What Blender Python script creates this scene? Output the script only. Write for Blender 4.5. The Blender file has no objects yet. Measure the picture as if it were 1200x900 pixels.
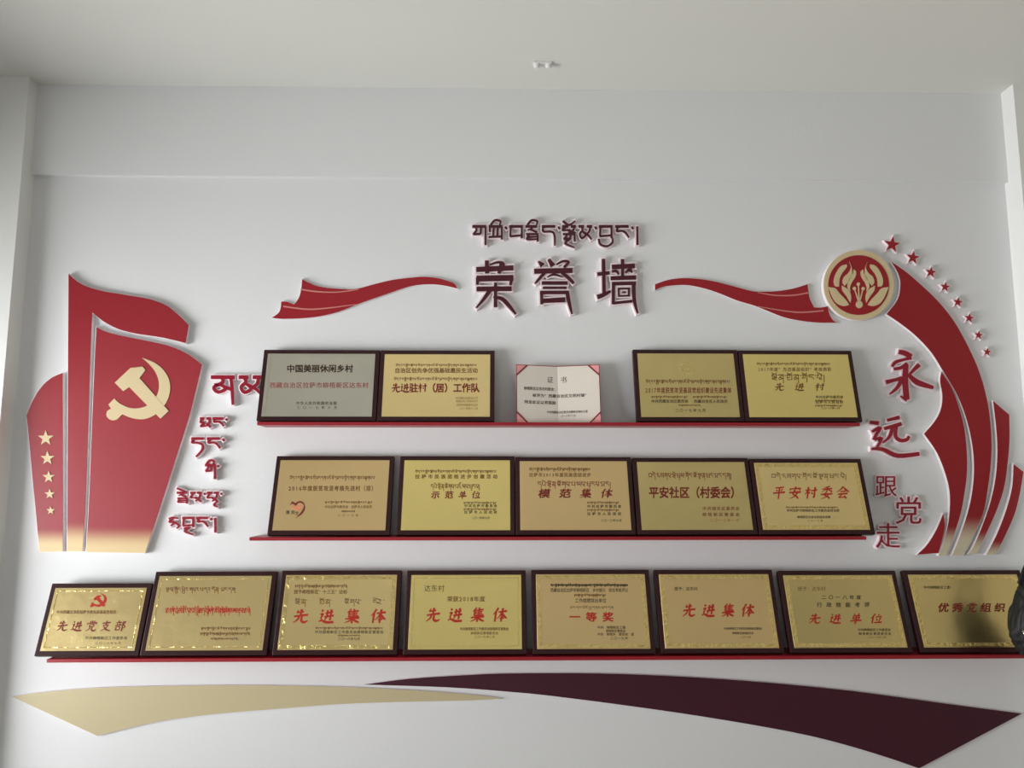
import bpy, bmesh, math, random
from mathutils import Vector, Matrix
from mathutils.geometry import tessellate_polygon

# ------------------------------------------------------------------ camera, light, exposure
SC = bpy.context.scene
COL = SC.collection
D = 2.9                                  # camera to wall
PITCH, YAW, FPX = 7.4, 1.1, 906.0
cam_d = bpy.data.cameras.new('camera')
cam_d.sensor_width = 36.0
cam_d.lens = FPX * 36.0 / 1200.0
cam = bpy.data.objects.new('camera', cam_d)
COL.objects.link(cam)
cam.location = (0, -D, 1.55)
cam.rotation_euler = (math.radians(90 + PITCH), 0, math.radians(-YAW))
SC.camera = cam
CM = Matrix.Translation(cam.location) @ cam.rotation_euler.to_matrix().to_4x4()

world = bpy.data.worlds.new('world')
SC.world = world
world.use_nodes = True
world.node_tree.nodes['Background'].inputs[0].default_value = (0.80, 0.88, 1.0, 1)
world.node_tree.nodes['Background'].inputs[1].default_value = 0.25


def area(name, loc, target, sx, sy, power, col):
    l = bpy.data.lights.new(name, 'AREA')
    l.shape = 'RECTANGLE'
    l.size, l.size_y, l.energy, l.color = sx, sy, power, col
    o = bpy.data.objects.new(name, l)
    COL.objects.link(o)
    o.location = loc
    o.rotation_euler = (Vector(target) - Vector(loc)).to_track_quat('-Z', 'Y').to_euler()
    return o


area('window_daylight', (-4.4, -1.9, 0.90), (0, -1.8, 2.5), 4.0, 1.7, 405, (0.99, 0.995, 1.0))
area('rear_fill', (-1.0, -6.3, 1.0), (-1.0, 0, 1.0), 2.6, 1.8, 16, (1.0, 0.985, 0.96))  # weak ambient fill added behind the camera, no known source
SC.view_settings.view_transform = 'Standard'
SC.view_settings.look = 'None'
SC.view_settings.gamma = 1.0
SC.view_settings.use_curve_mapping = False
SC.view_settings.exposure = 0.0


# ------------------------------------------------------------------ geometry helpers
def ray(px, py):
    d = CM.to_3x3() @ Vector(((px - 600) / FPX, -(py - 450) / FPX, -1))
    return Vector(cam.location), d


def W(px, py, y=0.0):
    """the point of the plane Y = y that the photograph shows at this pixel"""
    o, d = ray(px, py)
    return o + d * ((y - o.y) / d.y)


def srgb(r, g, b):
    f = lambda c: (c / 255 / 12.92) if c <= 10 else ((c / 255 + 0.055) / 1.055) ** 2.4
    return (f(r), f(g), f(b), 1)


def mk(name, col, rough=0.5, metal=0.0, bump=0.0, bscale=60, var=0.0, vscale=8, coat=0.0, stretch=None, spec=0.5):
    m = bpy.data.materials.new(name)
    m.use_nodes = True
    nt = m.node_tree
    b = nt.nodes['Principled BSDF']
    b.inputs['Base Color'].default_value = col
    b.inputs['Roughness'].default_value = rough
    b.inputs['Metallic'].default_value = metal
    b.inputs['Coat Weight'].default_value = coat
    b.inputs['Specular IOR Level'].default_value = spec
    tc = nt.nodes.new('ShaderNodeTexCoord')
    mp = nt.nodes.new('ShaderNodeMapping')
    if stretch:
        mp.inputs['Scale'].default_value = stretch
    nt.links.new(tc.outputs['Object'], mp.inputs[0])
    if var > 0:
        n = nt.nodes.new('ShaderNodeTexNoise')
        n.inputs['Scale'].default_value = vscale
        n.inputs['Detail'].default_value = 4
        nt.links.new(mp.outputs[0], n.inputs[0])
        mx = nt.nodes.new('ShaderNodeMix')
        mx.data_type = 'RGBA'
        mx.inputs[6].default_value = tuple(c * (1 - var) for c in col[:3]) + (1,)
        mx.inputs[7].default_value = tuple(min(1, c * (1 + var)) for c in col[:3]) + (1,)
        nt.links.new(n.outputs[0], mx.inputs[0])
        nt.links.new(mx.outputs[2], b.inputs['Base Color'])
    if bump > 0:
        n2 = nt.nodes.new('ShaderNodeTexNoise')
        n2.inputs['Scale'].default_value = bscale
        n2.inputs['Detail'].default_value = 5
        nt.links.new(mp.outputs[0], n2.inputs[0])
        bp = nt.nodes.new('ShaderNodeBump')
        bp.inputs['Strength'].default_value = bump
        bp.inputs['Distance'].default_value = 0.01
        nt.links.new(n2.outputs[0], bp.inputs['Height'])
        nt.links.new(bp.outputs[0], b.inputs['Normal'])
    return m


def fade_mat(name, top, bot, z0, z1):
    """printed film whose red runs out into beige towards its foot (own z of the thing)"""
    m = mk(name, top, 0.42, bump=0.05, bscale=25)
    nt = m.node_tree
    b = nt.nodes['Principled BSDF']
    tc = nt.nodes.new('ShaderNodeTexCoord')
    sp = nt.nodes.new('ShaderNodeSeparateXYZ')
    mr = nt.nodes.new('ShaderNodeMapRange')
    mr.interpolation_type = 'SMOOTHSTEP'
    mr.inputs[1].default_value = z0
    mr.inputs[2].default_value = z1
    mx = nt.nodes.new('ShaderNodeMix')
    mx.data_type = 'RGBA'
    mx.inputs[6].default_value = bot
    mx.inputs[7].default_value = top
    nt.links.new(tc.outputs['Object'], sp.inputs[0])
    nt.links.new(sp.outputs[2], mr.inputs[0])
    nt.links.new(mr.outputs[0], mx.inputs[0])
    nt.links.new(mx.outputs[2], b.inputs['Base Color'])
    return m


def meshobj(name, verts, faces, mat, parent=None, origin=None, smooth=False):
    """ONE mesh object; verts in world space (or in the parent's own space when origin is 'local')"""
    me = bpy.data.meshes.new(name)
    if origin == 'local':
        vs, loc = verts, Vector((0, 0, 0))
    elif parent is not None:
        inv = parent.matrix_basis.inverted()
        vs, loc = [inv @ Vector(v) for v in verts], Vector((0, 0, 0))
    else:
        xs = [v[0] for v in verts]; ys = [v[1] for v in verts]; zs = [v[2] for v in verts]
        loc = Vector(((min(xs) + max(xs)) / 2, (min(ys) + max(ys)) / 2, min(zs)))
        vs = [Vector(v) - loc for v in verts]
    me.from_pydata([tuple(v) for v in vs], [], faces)
    bm = bmesh.new(); bm.from_mesh(me)
    if not name.startswith('lettering'):
        bmesh.ops.recalc_face_normals(bm, faces=bm.faces)
    bm.to_mesh(me); bm.free()
    me.materials.append(mat)
    if smooth:
        for p in me.polygons:
            p.use_smooth = True
    o = bpy.data.objects.new(name, me)
    COL.objects.link(o)
    if parent is not None:
        o.parent = parent
    else:
        o.location = loc
    return o


def thing(name, label, cat, loc, group=None, rot=(0, 0, 0)):
    o = bpy.data.objects.new(name, None)
    o.empty_display_size = 0.05
    COL.objects.link(o)
    o.location = loc
    o.rotation_euler = rot
    o.matrix_basis = Matrix.Translation(loc) @ o.rotation_euler.to_matrix().to_4x4()
    return tag(o, label, cat, group)


def tag(o, label, cat, group=None):
    o['label'] = label; o['category'] = cat
    if group:
        o['group'] = group
    return o


def box(x0, x1, y0, y1, z0, z1):
    v = [(x, y, z) for x in (x0, x1) for y in (y0, y1) for z in (z0, z1)]
    f = [(0, 1, 3, 2), (4, 6, 7, 5), (0, 4, 5, 1), (2, 3, 7, 6), (0, 2, 6, 4), (1, 5, 7, 3)]
    return v, f


def merge(parts):
    V, F = [], []
    for v, f in parts:
        k = len(V)
        V += list(v)
        F += [tuple(i + k for i in q) for q in f]
    return V, F


def structure(name, parts, mat):
    v, f = merge(parts)
    o = meshobj(name, v, f, mat)
    o['kind'] = 'structure'
    return o


def bevel(o, w, seg=2):
    m = o.modifiers.new('bevel', 'BEVEL')
    m.width = w; m.segments = seg; m.limit_method = 'ANGLE'
    return o


def smooth_poly(pts, n=4, closed=True):
    """Catmull-Rom through the points; a point given as (x, y, 1) stays a sharp corner"""
    N = len(pts)
    out = []
    rng = range(N) if closed else range(N - 1)
    for i in rng:
        p1, p2 = pts[i], pts[(i + 1) % N]
        c1, c2 = len(p1) > 2, len(p2) > 2
        p0 = pts[i - 1] if (i > 0 or closed) and not c1 else p1
        p3 = pts[(i + 2) % N] if (i + 2 < N or closed) and not c2 else p2
        if c1 and c2:
            out.append((p1[0], p1[1])); continue
        for k in range(n):
            t = k / n
            out.append(tuple(0.5 * ((2 * p1[j]) + (-p0[j] + p2[j]) * t + (2 * p0[j] - 5 * p1[j] + 4 * p2[j] - p3[j]) * t * t
                                    + (-p0[j] + 3 * p1[j] - 3 * p2[j] + p3[j]) * t ** 3) for j in (0, 1)))
    if not closed:
        out.append((pts[-1][0], pts[-1][1]))
    return out


def offset_poly(pts, d):
    A = sum(pts[i][0] * pts[(i + 1) % len(pts)][1] - pts[(i + 1) % len(pts)][0] * pts[i][1] for i in range(len(pts)))
    s = 1 if A > 0 else -1
    out = []
    N = len(pts)
    for i in range(N):
        a, b, c = Vector(pts[i - 1][:2]), Vector(pts[i][:2]), Vector(pts[(i + 1) % N][:2])
        e1, e2 = (b - a), (c - b)
        if e1.length < 1e-6 or e2.length < 1e-6:
            out.append(tuple(b)); continue
        e1.normalize(); e2.normalize()
        n1, n2 = Vector((e1.y, -e1.x)) * s, Vector((e2.y, -e2.x)) * s
        m = n1 + n2
        if m.length < 1e-3:
            m = n1
        m.normalize()
        out.append(tuple(b + m * d / max(0.45, m.dot(n1))))
    return out


def ribbon(pts, grow=0.0, n=4, wk=1.0):
    """outline of a brush stroke: pts = (x, y, width); flat ends"""
    if len(pts) > 2:
        P = []
        N = len(pts)
        for i in range(N - 1):
            p0, p1, p2, p3 = pts[max(i - 1, 0)], pts[i], pts[i + 1], pts[min(i + 2, N - 1)]
            for k in range(n):
                t = k / n
                P.append([0.5 * ((2 * p1[j]) + (-p0[j] + p2[j]) * t + (2 * p0[j] - 5 * p1[j] + 4 * p2[j] - p3[j]) * t * t
                                 + (-p0[j] + 3 * p1[j] - 3 * p2[j] + p3[j]) * t ** 3) for j in range(3)])
        P.append(list(pts[-1]))
    else:
        P = [list(p) for p in pts]
    L, R = [], []
    for i, p in enumerate(P):
        a, b = P[max(i - 1, 0)], P[min(i + 1, len(P) - 1)]
        t = Vector((b[0] - a[0], b[1] - a[1]))
        t = t.normalized() if t.length > 1e-6 else Vector((1, 0))
        nn = Vector((-t.y, t.x))
        c = Vector((p[0], p[1]))
        if i == 0:
            c -= t * grow
        if i == len(P) - 1:
            c += t * grow
        h = p[2] * wk / 2 + grow
        L.append(tuple(c + nn * h)); R.append(tuple(c - nn * h))
    return L + R[::-1]


def prism(poly, front, back, mp=None):
    """poly (pixels) -> slab whose front face lies in plane Y=-front where the photo shows it, back at Y=-back"""
    vs = [mp(p) if mp else W(p[0], p[1], -front) for p in poly]
    n = len(vs)
    tris = tessellate_polygon([[Vector((v[0], v[2], 0)) for v in vs]])
    V = [tuple(v) for v in vs] + [(v[0], -back, v[2]) for v in vs]
    F = [tuple(t) for t in tris] + [tuple(i + n for i in t[::-1]) for t in tris]
    F += [(i, (i + 1) % n, n + (i + 1) % n, n + i) for i in range(n)]
    return V, F


def strip(rb, front, back):
    """a stroke outline (left side, then right side reversed) as a slab built of quads"""
    n = len(rb)
    h = n // 2
    vs = [W(p[0], p[1], -front) for p in rb]
    V = [tuple(v) for v in vs] + [(v[0], -back, v[2]) for v in vs]
    F = [(i, i + 1, n - 2 - i, n - 1 - i) for i in range(h - 1)]
    F += [tuple(j + n for j in q[::-1]) for q in F]
    F += [(i, (i + 1) % n, n + (i + 1) % n, n + i) for i in range(n)]
    return V, F


_glyph = {}


def glyph(ch, off):
    """flat outline of one printed character from Blender's own built-in font"""
    k = (ch, off)
    if k not in _glyph:
        c = bpy.data.curves.new('g', 'FONT')
        c.body = ch; c.size = 1; c.resolution_u = 2
        o = bpy.data.objects.new('g', c)
        COL.objects.link(o)
        bpy.context.view_layer.update()
        me = bpy.data.meshes.new_from_object(o.evaluated_get(bpy.context.evaluated_depsgraph_get()))
        v = [(a.co.x, a.co.y) for a in me.vertices]
        f = [tuple(p.vertices) for p in me.polygons]
        if ord(ch) < 0x2000 and v:          # western characters: centre them in the square cell
            mid = (min(p[0] for p in v) + max(p[0] for p in v)) / 2
            v = [(p[0] - mid + 0.5, p[1]) for p in v]
        bpy.data.objects.remove(o); bpy.data.meshes.remove(me); bpy.data.curves.remove(c)
        if off > 0.004:                     # a heavier hand: the outline shifted by the pen's half width
            dirs = ((1, 1), (1, -1), (-1, 1), (-1, -1)) if off < .05 else [(math.cos(a * math.pi / 4), math.sin(a * math.pi / 4)) for a in range(8)]
            v0, f0 = v, f
            v, f = [], []
            for dx, dy in dirs:
                k_ = len(v)
                v += [(p[0] + dx * off, p[1] + dy * off) for p in v0]
                f += [tuple(i + k_ for i in q) for q in f0]
        _glyph[k] = (v, f)
    return _glyph[k]


# Tibetan letters as pen strokes in a unit cell: x 0..1, y 0 (head line) .. 1 (foot), descenders beyond
TB = {
    'ཀ': [[(0, 0), (1, 0)], [(.28, 0), (.28, .35), (.05, .75)], [(.28, .35), (.58, .7)], [(.93, 0), (.93, 1.35)]],
    'ག': [[(0, 0), (1, 0)], [(.22, 0), (.3, .3), (.05, .62)], [(.05, .64), (.6, .6)], [(.62, .02), (.6, .6)], [(.95, 0), (.95, 1.5)]],
    'ང': [[(0, 0), (.98, 0)], [(.2, .02), (.12, .38), (.5, .36), (.75, .5), (1.0, .9)]],
    'ཇ': [[(0, 0), (1, 0)], [(.25, 0), (.15, .36), (.92, .34)], [(.15, .36), (.1, .7), (.92, .68)], [(.93, 0), (.93, 1.05)]],
    'ཏ': [[(0, 0), (.95, 0)], [(.2, .02), (.05, .35), (.5, .4), (.85, .6), (.8, 1.1), (.35, 1.7)]],
    'ད': [[(0, 0), (.98, 0)], [(.15, 0), (.1, .4), (.7, .42), (.93, .7), (.95, 1.55)]],
    'ན': [[(0, 0), (1, 0)], [(.45, 0), (.5, .3), (.12, .62), (.3, .92), (.62, .72), (.45, .5), (.15, .45)], [(.5, .55), (.85, .75)], [(.85, .05), (.9, .8), (.93, 1.7)]],
    'པ': [[(0, 0), (.35, 0)], [(.7, 0), (1, 0)], [(.12, 0), (.1, .7), (.9, .7)], [(.9, 0), (.9, .95)]],
    'བ': [[(0, 0), (1, 0)], [(.12, 0), (.08, .78)], [(.05, .8), (.92, .72)], [(.92, 0), (.92, .95)]],
    'མ': [[(0, 0), (.4, 0)], [(.6, 0), (1, 0)], [(.22, 0), (.3, .3), (.1, .6), (.25, .95), (.52, .7), (.3, .4)], [(.35, .45), (.7, .7), (.95, 1.05)], [(.85, 0), (.78, .4), (.55, .65)]],
    'ཞ': [[(0, 0), (1, 0)], [(.2, 0), (.1, .4), (.5, .45), (.1, .85)], [(.5, .45), (.6, .85)], [(.92, 0), (.92, 1.2)]],
    'ཟ': [[(0, 0), (1, 0)], [(.08, 0), (.08, .45)], [(.38, 0), (.32, .8)], [(.66, 0), (.62, .8)], [(0, .86), (.95, .82)], [(.95, 0), (.95, 1.05)]],
    'འ': [[(.05, .1), (.35, -.05), (.8, .05)], [(.4, .0), (.08, .4), (.55, .42), (.2, .8)], [(.55, .42), (.9, .8), (.7, 1.05)]],
    'ཡ': [[(0, 0), (.38, 0)], [(.6, 0), (1, 0)], [(.25, 0), (.05, .4), (.42, .5), (.08, .9), (.62, .85)], [(.88, 0), (.85, .5), (.62, .85)], [(.6, .55), (.98, 1.0)]],
    'ར': [[(0, 0), (.85, 0)], [(.42, 0), (.45, .3), (.15, .55)], [(.35, .42), (.85, .85)]],
    'ལ': [[(0, 0), (.4, 0)], [(.6, 0), (1, 0)], [(.2, 0), (.05, .5), (.35, .7), (.5, .2), (.6, .6), (.8, .5)], [(.9, 0), (.92, 1.0)]],
    'ཤ': [[(0, 0), (.45, 0)], [(.45, 0), (.1, .7)], [(.3, .3), (.85, 1)], [(.9, 0), (.9, 1.4)], [(.7, 0), (1, 0)]],
    'ས': [[(0, 0), (.45, 0)], [(.62, 0), (1, 0)], [(.3, 0), (.02, .55), (.6, .5)], [(.88, 0), (.8, .55), (.45, .95)], [(.35, .5), (.98, 1.0)]],
    'ཚ': [[(0, 0), (1, 0)], [(.2, 0), (.1, .6), (.5, .9), (.45, .2)], [(.85, 0), (.7, .6), (.9, .95)], [(.15, .55), (.8, .55)]],
    'ི': [[(.15, -.12), (.45, -.5), (.85, -.42), (.8, -.12)]],
    'ེ': [[(.0, -.5), (.75, -.12)]],
    'ོ': [[(.05, -.45), (.5, -.12), (.95, -.45)]],
    'ུ': [[(.9, 1.0), (.6, 1.35), (.95, 1.6)]],
    'ྲ': [[(.15, 1.05), (.6, 1.0), (.2, 1.35), (.9, 1.7)]],
    'ྱ': [[(.0, 1.0), (.12, 1.45), (.6, 1.6), (.98, 1.3), (.98, .9)]],
}
TB.update({
    'ཁ': [[(0, 0), (.3, 0)], [(.7, 0), (1, 0)], [(.1, 0), (.1, .85)], [(.1, .85), (.92, .85)], [(.92, 0), (.92, .98)], [(.1, .42), (.92, .42)]],
    'ཐ': [[(0, 0), (1, 0)], [(.2, 0), (.1, .5), (.5, .5), (.5, .1)], [(.15, .5), (.2, .95), (.9, .9)], [(.92, 0), (.92, .98)]],
    'ཆ': [[(0, 0), (1, 0)], [(.3, 0), (.1, .5), (.5, .4)], [(.1, .5), (.3, .95), (.8, .9)], [(.9, 0), (.6, .5), (.85, .9)]],
    'ཉ': [[(0, 0), (1, 0)], [(.2, 0), (.1, .5), (.5, .6), (.3, .95)], [(.5, .6), (.9, .5)], [(.9, 0), (.92, 1.4)]],
    'ཕ': [[(0, 0), (.3, 0)], [(.7, 0), (1, 0)], [(.12, 0), (.1, .75), (.9, .75)], [(.9, 0), (.9, .95)], [(.4, .75), (.5, .4), (.65, .75)]],
    'ཨ': [[(0, 0), (.4, 0)], [(.6, 0), (1, 0)], [(.2, 0), (.1, .5), (.45, .9)], [(.5, .2), (.5, .9)], [(.9, 0), (.85, .5), (.55, .9)]],
    'ཧ': [[(0, 0), (1, 0)], [(.5, 0), (.1, .5), (.6, .55), (.2, 1.0), (.9, 1.0)]],
})
SUBJ = {chr(q + 0x50): chr(q) for q in range(0x0F40, 0x0F69) if chr(q) in TB and chr(q + 0x50) not in TB}


def tib_layout(text):
    """-> list of (strokes, advance) in cell units"""
    out = []
    for ch in text:
        if ch == '་':
            out.append(([[(.02, .02), (.14, .22)]], .3))
        elif ch == '།':
            out.append(([[(.12, 0), (.14, 1.5)]], .35))
        elif ch == ' ':
            out.append(([], .6))
        elif ch in SUBJ:
            s, a = out[-1]
            out[-1] = ([[(x, y if y < 0 else min(y, 1.0) * .55) for x, y in st] for st in s]
                       + [[(x * .9 + .05, .62 + min(y, 1.0) * .6) for x, y in st] for st in TB[SUBJ[ch]]], a)
        elif ch in 'ིེོུྲྱ':
            s, a = out[-1]
            out[-1] = (s + TB[ch], a)
        elif ch in TB:
            out.append((list(TB[ch]), 1.18))
    return out


# ------------------------------------------------------------------ materials
M = {}
M['wall'] = mk('wall_paint', srgb(226, 227, 228), 0.75, bump=0.06, bscale=140, var=0.012, vscale=1.5)
M['ceil'] = mk('ceiling_paint', srgb(226, 227, 222), 0.85, bump=0.05, bscale=90)
M['pilaster'] = mk('pilaster_paint', srgb(232, 233, 230), 0.7, bump=0.05, bscale=120)
M['wall_far'] = mk('far_wall_paint', srgb(178, 172, 162), 0.8)
M['floor'] = mk('floor_tile', srgb(186, 182, 174), 0.35, var=0.06, vscale=3)
M['white'] = mk('white_board', srgb(240, 232, 234), 0.5)
M['pinkwhite'] = mk('letter_board', srgb(246, 230, 234), 0.45)
M['red'] = mk('red_film', srgb(152, 16, 30), 0.42, bump=0.04, bscale=25)
M['crimson'] = mk('crimson_acrylic', srgb(146, 12, 40), 0.3)
M['maroon'] = mk('maroon_acrylic', srgb(70, 8, 28), 0.3)
M['cream'] = mk('cream_film', srgb(214, 194, 152), 0.45, bump=0.03)
M['line'] = mk('pink_line', srgb(206, 128, 122), 0.5)
M['beige'] = mk('beige_film', srgb(194, 182, 144), 0.5)
M['purple'] = mk('plum_film', srgb(62, 3, 30), 0.5)
M['shelf'] = mk('red_shelf', srgb(150, 20, 34), 0.38, var=0.05, vscale=6)
M['wood'] = mk('mahogany_board', srgb(44, 8, 11), 0.42, var=0.25, vscale=14, coat=0.12, spec=.35, stretch=(1, 1, 6))
M['gold_a'] = mk('brass_warm', srgb(252, 226, 162), 0.33, 1.0, bump=0.3, bscale=9, var=0.05, vscale=5)
M['gold_b'] = mk('brass_yellow', srgb(252, 230, 150), 0.36, 1.0, bump=0.18, bscale=6, var=0.05, vscale=5)
M['gold_c'] = mk('brass_tan', srgb(238, 208, 152), 0.40, 1.0, bump=0.07, bscale=7, var=0.05, vscale=5)
M['gold_g'] = mk('brass_olive', srgb(224, 204, 142), 0.28, 1.0, bump=0.45, bscale=6, var=0.08, vscale=5)
M['gold_rim'] = mk('brass_rim', srgb(238, 214, 142), 0.25, 1.0, bump=0.7, bscale=55)
M['silver'] = mk('brushed_silver', srgb(204, 200, 186), 0.42, 1.0, bump=0.05, bscale=10, var=0.07, vscale=9)
M['ink'] = mk('dark_ink', srgb(58, 40, 20), 0.5)
M['inkbrown'] = mk('brown_ink', srgb(120, 78, 34), 0.5)
M['inkred'] = mk('red_ink', srgb(176, 34, 16), 0.45)
M['inkdeep'] = mk('deep_red_ink', srgb(120, 36, 22), 0.5)
M['peach'] = mk('peach_print', srgb(222, 140, 104), 0.5)
M['inkfaint'] = mk('faint_red_ink', srgb(150, 92, 84), 0.5)
M['page'] = mk('paper', srgb(228, 220, 208), 0.8)
M['strap'] = mk('pink_corner', srgb(238, 158, 158), 0.5)
M['cover'] = mk('red_cover', srgb(150, 20, 40), 0.4)
M['black'] = mk('black_cloth', srgb(10, 14, 14), 0.6, bump=0.3, bscale=40)
M['chrome'] = mk('chrome', srgb(210, 205, 195), 0.15, 1.0)
M['plastic'] = mk('white_plastic', srgb(232, 232, 230), 0.35)
M['frame'] = mk('window_frame', srgb(220, 222, 222), 0.4)

# ------------------------------------------------------------------ the room
PIL_L, PIL_R = 0.08, 0.095               # how far the two pilasters stand out
BEAM = 0.022
xL = W(30, 330, 0).x                     # inner corners
xR = W(1181.5, 262, 0).x
zC = W(583, 104, -BEAM).z                # ceiling
zB = W(583, 208.5, -BEAM).z              # underside of the beam
X0, X1, Y1 = -2.75, 2.95, -6.0
structure('floor', [box(X0, X1, Y1, 0.2, -0.1, 0)], M['floor'])
structure('ceiling', [box(X0 - .2, X1 + .2, Y1 - .2, 0.2, zC, zC + 0.12)], M['ceil'])
structure('wall_back', [box(X0, X1, 0, 0.2, 0, zC)], M['wall'])
structure('trim_1', [box(xL, xR, -BEAM, 0, zB, zC)], M['wall'])
structure('trim_2', [box(X0, xL, -PIL_L, 0, 0, zC)], M['pilaster'])
structure('trim_3', [box(xR, X1, -PIL_R, 0, 0, zC)], M['pilaster'])
wy0, wy1, wz0, wz1 = -3.3, -0.3, 0.42, 1.85
structure('wall_left', [box(X0 - .2, X0, wy1, 0.2, 0, zC), box(X0 - .2, X0, Y1 - .2, wy0, 0, zC),
                        box(X0 - .2, X0, wy0, wy1, 0, wz0), box(X0 - .2, X0, wy0, wy1, wz1, zC)], M['wall'])
structure('wall_right', [box(X1, X1 + .2, Y1 - .2, 0.2, 0, zC)], M['wall_far'])
bx0, bx1 = -2.15, 0.15
structure('wall_front', [box(X0, bx0, Y1 - .2, Y1, 0, zC), box(bx1, X1, Y1 - .2, Y1, 0, zC),
                         box(bx0, bx1, Y1 - .2, Y1, 0, wz0), box(bx0, bx1, Y1 - .2, Y1, wz1, zC)], M['wall'])
t = .05
structure('window_1', [box(X0 - .12, X0 - .06, a, a + t, wz0, wz1) for a in (wy0, (wy0 + wy1) / 2 - t / 2, wy1 - t)]
          + [box(X0 - .12, X0 - .06, wy0, wy1, a, a + t) for a in (wz0, wz1 - t)], M['frame'])
structure('window_2', [box(a, a + t, Y1 - .12, Y1 - .06, wz0, wz1) for a in (bx0, (bx0 + bx1) / 2 - t / 2, bx1 - t)]
          + [box(bx0, bx1, Y1 - .12, Y1 - .06, a, a + t) for a in (wz0, wz1 - t)], M['frame'])

# ------------------------------------------------------------------ slabs fixed to the wall
def panel(name, label, cat, poly, mat, group=None, thick=0.018, margin=0.5, back='white', n=4, face_name='film'):
    poly = smooth_poly(poly, n)
    c = W(sum(p[0] for p in poly) / len(poly), max(p[1] for p in poly), 0)
    root = thing(name, label, cat, c, group)
    v, f = prism(offset_poly(poly, margin), thick - 0.0015, 0.0014)
    meshobj('backing', v, f, M[back], root)
    v, f = prism(poly, thick, thick - 0.0015)
    m = mat(c) if callable(mat) else M[mat]
    meshobj(face_name, v, f, m, root)
    return root


def onpanel(root, name, poly, mat, thick, raise_=0.002, label=None):
    v, f = prism(poly, thick + raise_, thick)
    o = meshobj(name, v, f, M[mat], root)
    if label:
        o['label'] = label
    return o


def star(cx, cy, r, rot=0.0):
    p = []
    for k in range(10):
        a = math.radians(-90 + rot + 36 * k)
        q = r if k % 2 == 0 else r * 0.4
        p.append((cx + q * math.cos(a), cy + q * math.sin(a)))
    return p


def fade(top, bot, ylow, yhigh):
    def f(c):
        z0 = W(600, ylow, -.018).z - c.z
        z1 = W(600, yhigh, -.018).z - c.z
        return fade_mat('film_fade', top, bot, z0, z1)
    return f


FR, FB = srgb(150, 22, 36), srgb(222, 196, 146)
FR2 = srgb(152, 30, 42)
TH = 0.02
p1 = panel('flag_panel', 'low curved red panel with five cream stars down it, at the far left', 'wall panel',
           [(73.2, 437, 1), (60, 443), (48, 454), (38, 470), (31, 487, 1), (33, 505), (38, 560), (42, 600), (46, 647, 1), (73.5, 646, 1)],
           fade(FR, FB, 640, 618), 'red flag panels', TH)
for cx, cy, r in ((53.5, 513.5, 9.6), (55.5, 537, 8.6), (57, 559, 7.6), (58.2, 579, 6.4), (59.3, 598.3, 5.2)):
    onpanel(p1, 'star', star(cx, cy, r), 'cream', TH)
panel('flag_panel', 'tall red flag panel behind the hammer and sickle one', 'wall panel',
      [(80.3, 321, 1), (88, 328), (100, 335), (120, 341), (150, 346), (175, 350.5), (195, 358), (210, 370), (221, 381, 1), (217.5, 402, 1),
       (190, 395.5), (160, 391), (140, 386), (125, 379), (115, 372), (108, 366, 1), (107, 385), (105, 440), (102.5, 520), (99.5, 600), (96.5, 646, 1), (78.6, 646, 1), (79.4, 480, 1)],
      fade(FR, FB, 638, 610), 'red flag panels', TH)
p3 = panel('flag_panel', 'red flag panel with a cream hammer and sickle emblem', 'wall panel',
           [(113, 383, 1), (125, 389), (150, 395), (180, 401), (200, 406), (220, 415), (236.5, 427, 1), (228, 463), (221, 490), (205, 540), (189, 590), (170, 648, 1),
            (100.8, 647, 1), (104, 590), (108.5, 480), (111, 420)],
           fade(FR2, FB, 642, 616), 'red flag panels', TH)
SICKLE = [(166, 419, 1), (180, 424.5), (191, 433), (198, 445), (199.3, 457), (196.5, 468), (190, 479, 1), (180, 487), (168, 491.3), (155, 490), (143, 485.5, 1),
          (137, 491.5), (130, 492.3), (125, 488), (125.5, 482), (130, 479, 1), (127, 474, 1), (134, 467, 1), (139, 472), (150, 477.5), (160, 478.6), (171, 476), (180, 469), (185.5, 459),
          (186, 447), (182, 436), (175, 427)]
HAMMER = [(134.4, 448.4, 1), (153, 431, 1), (160, 430.5), (167, 429.6, 1), (170.4, 433.6, 1), (163.4, 443.2, 1), (197.5, 481.6, 1), (188, 490.8, 1), (151.3, 453.6, 1), (144.4, 458.4, 1)]
onpanel(p3, 'sickle', smooth_poly(SICKLE, 3), 'cream', TH, .002)
onpanel(p3, 'hammer', smooth_poly(HAMMER, 3), 'cream', TH, .0026)


def C(ox, oy, s, pts):
    return [(ox + p[0] / s, oy + p[1] / s) + tuple(p[2:]) for p in pts]


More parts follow.
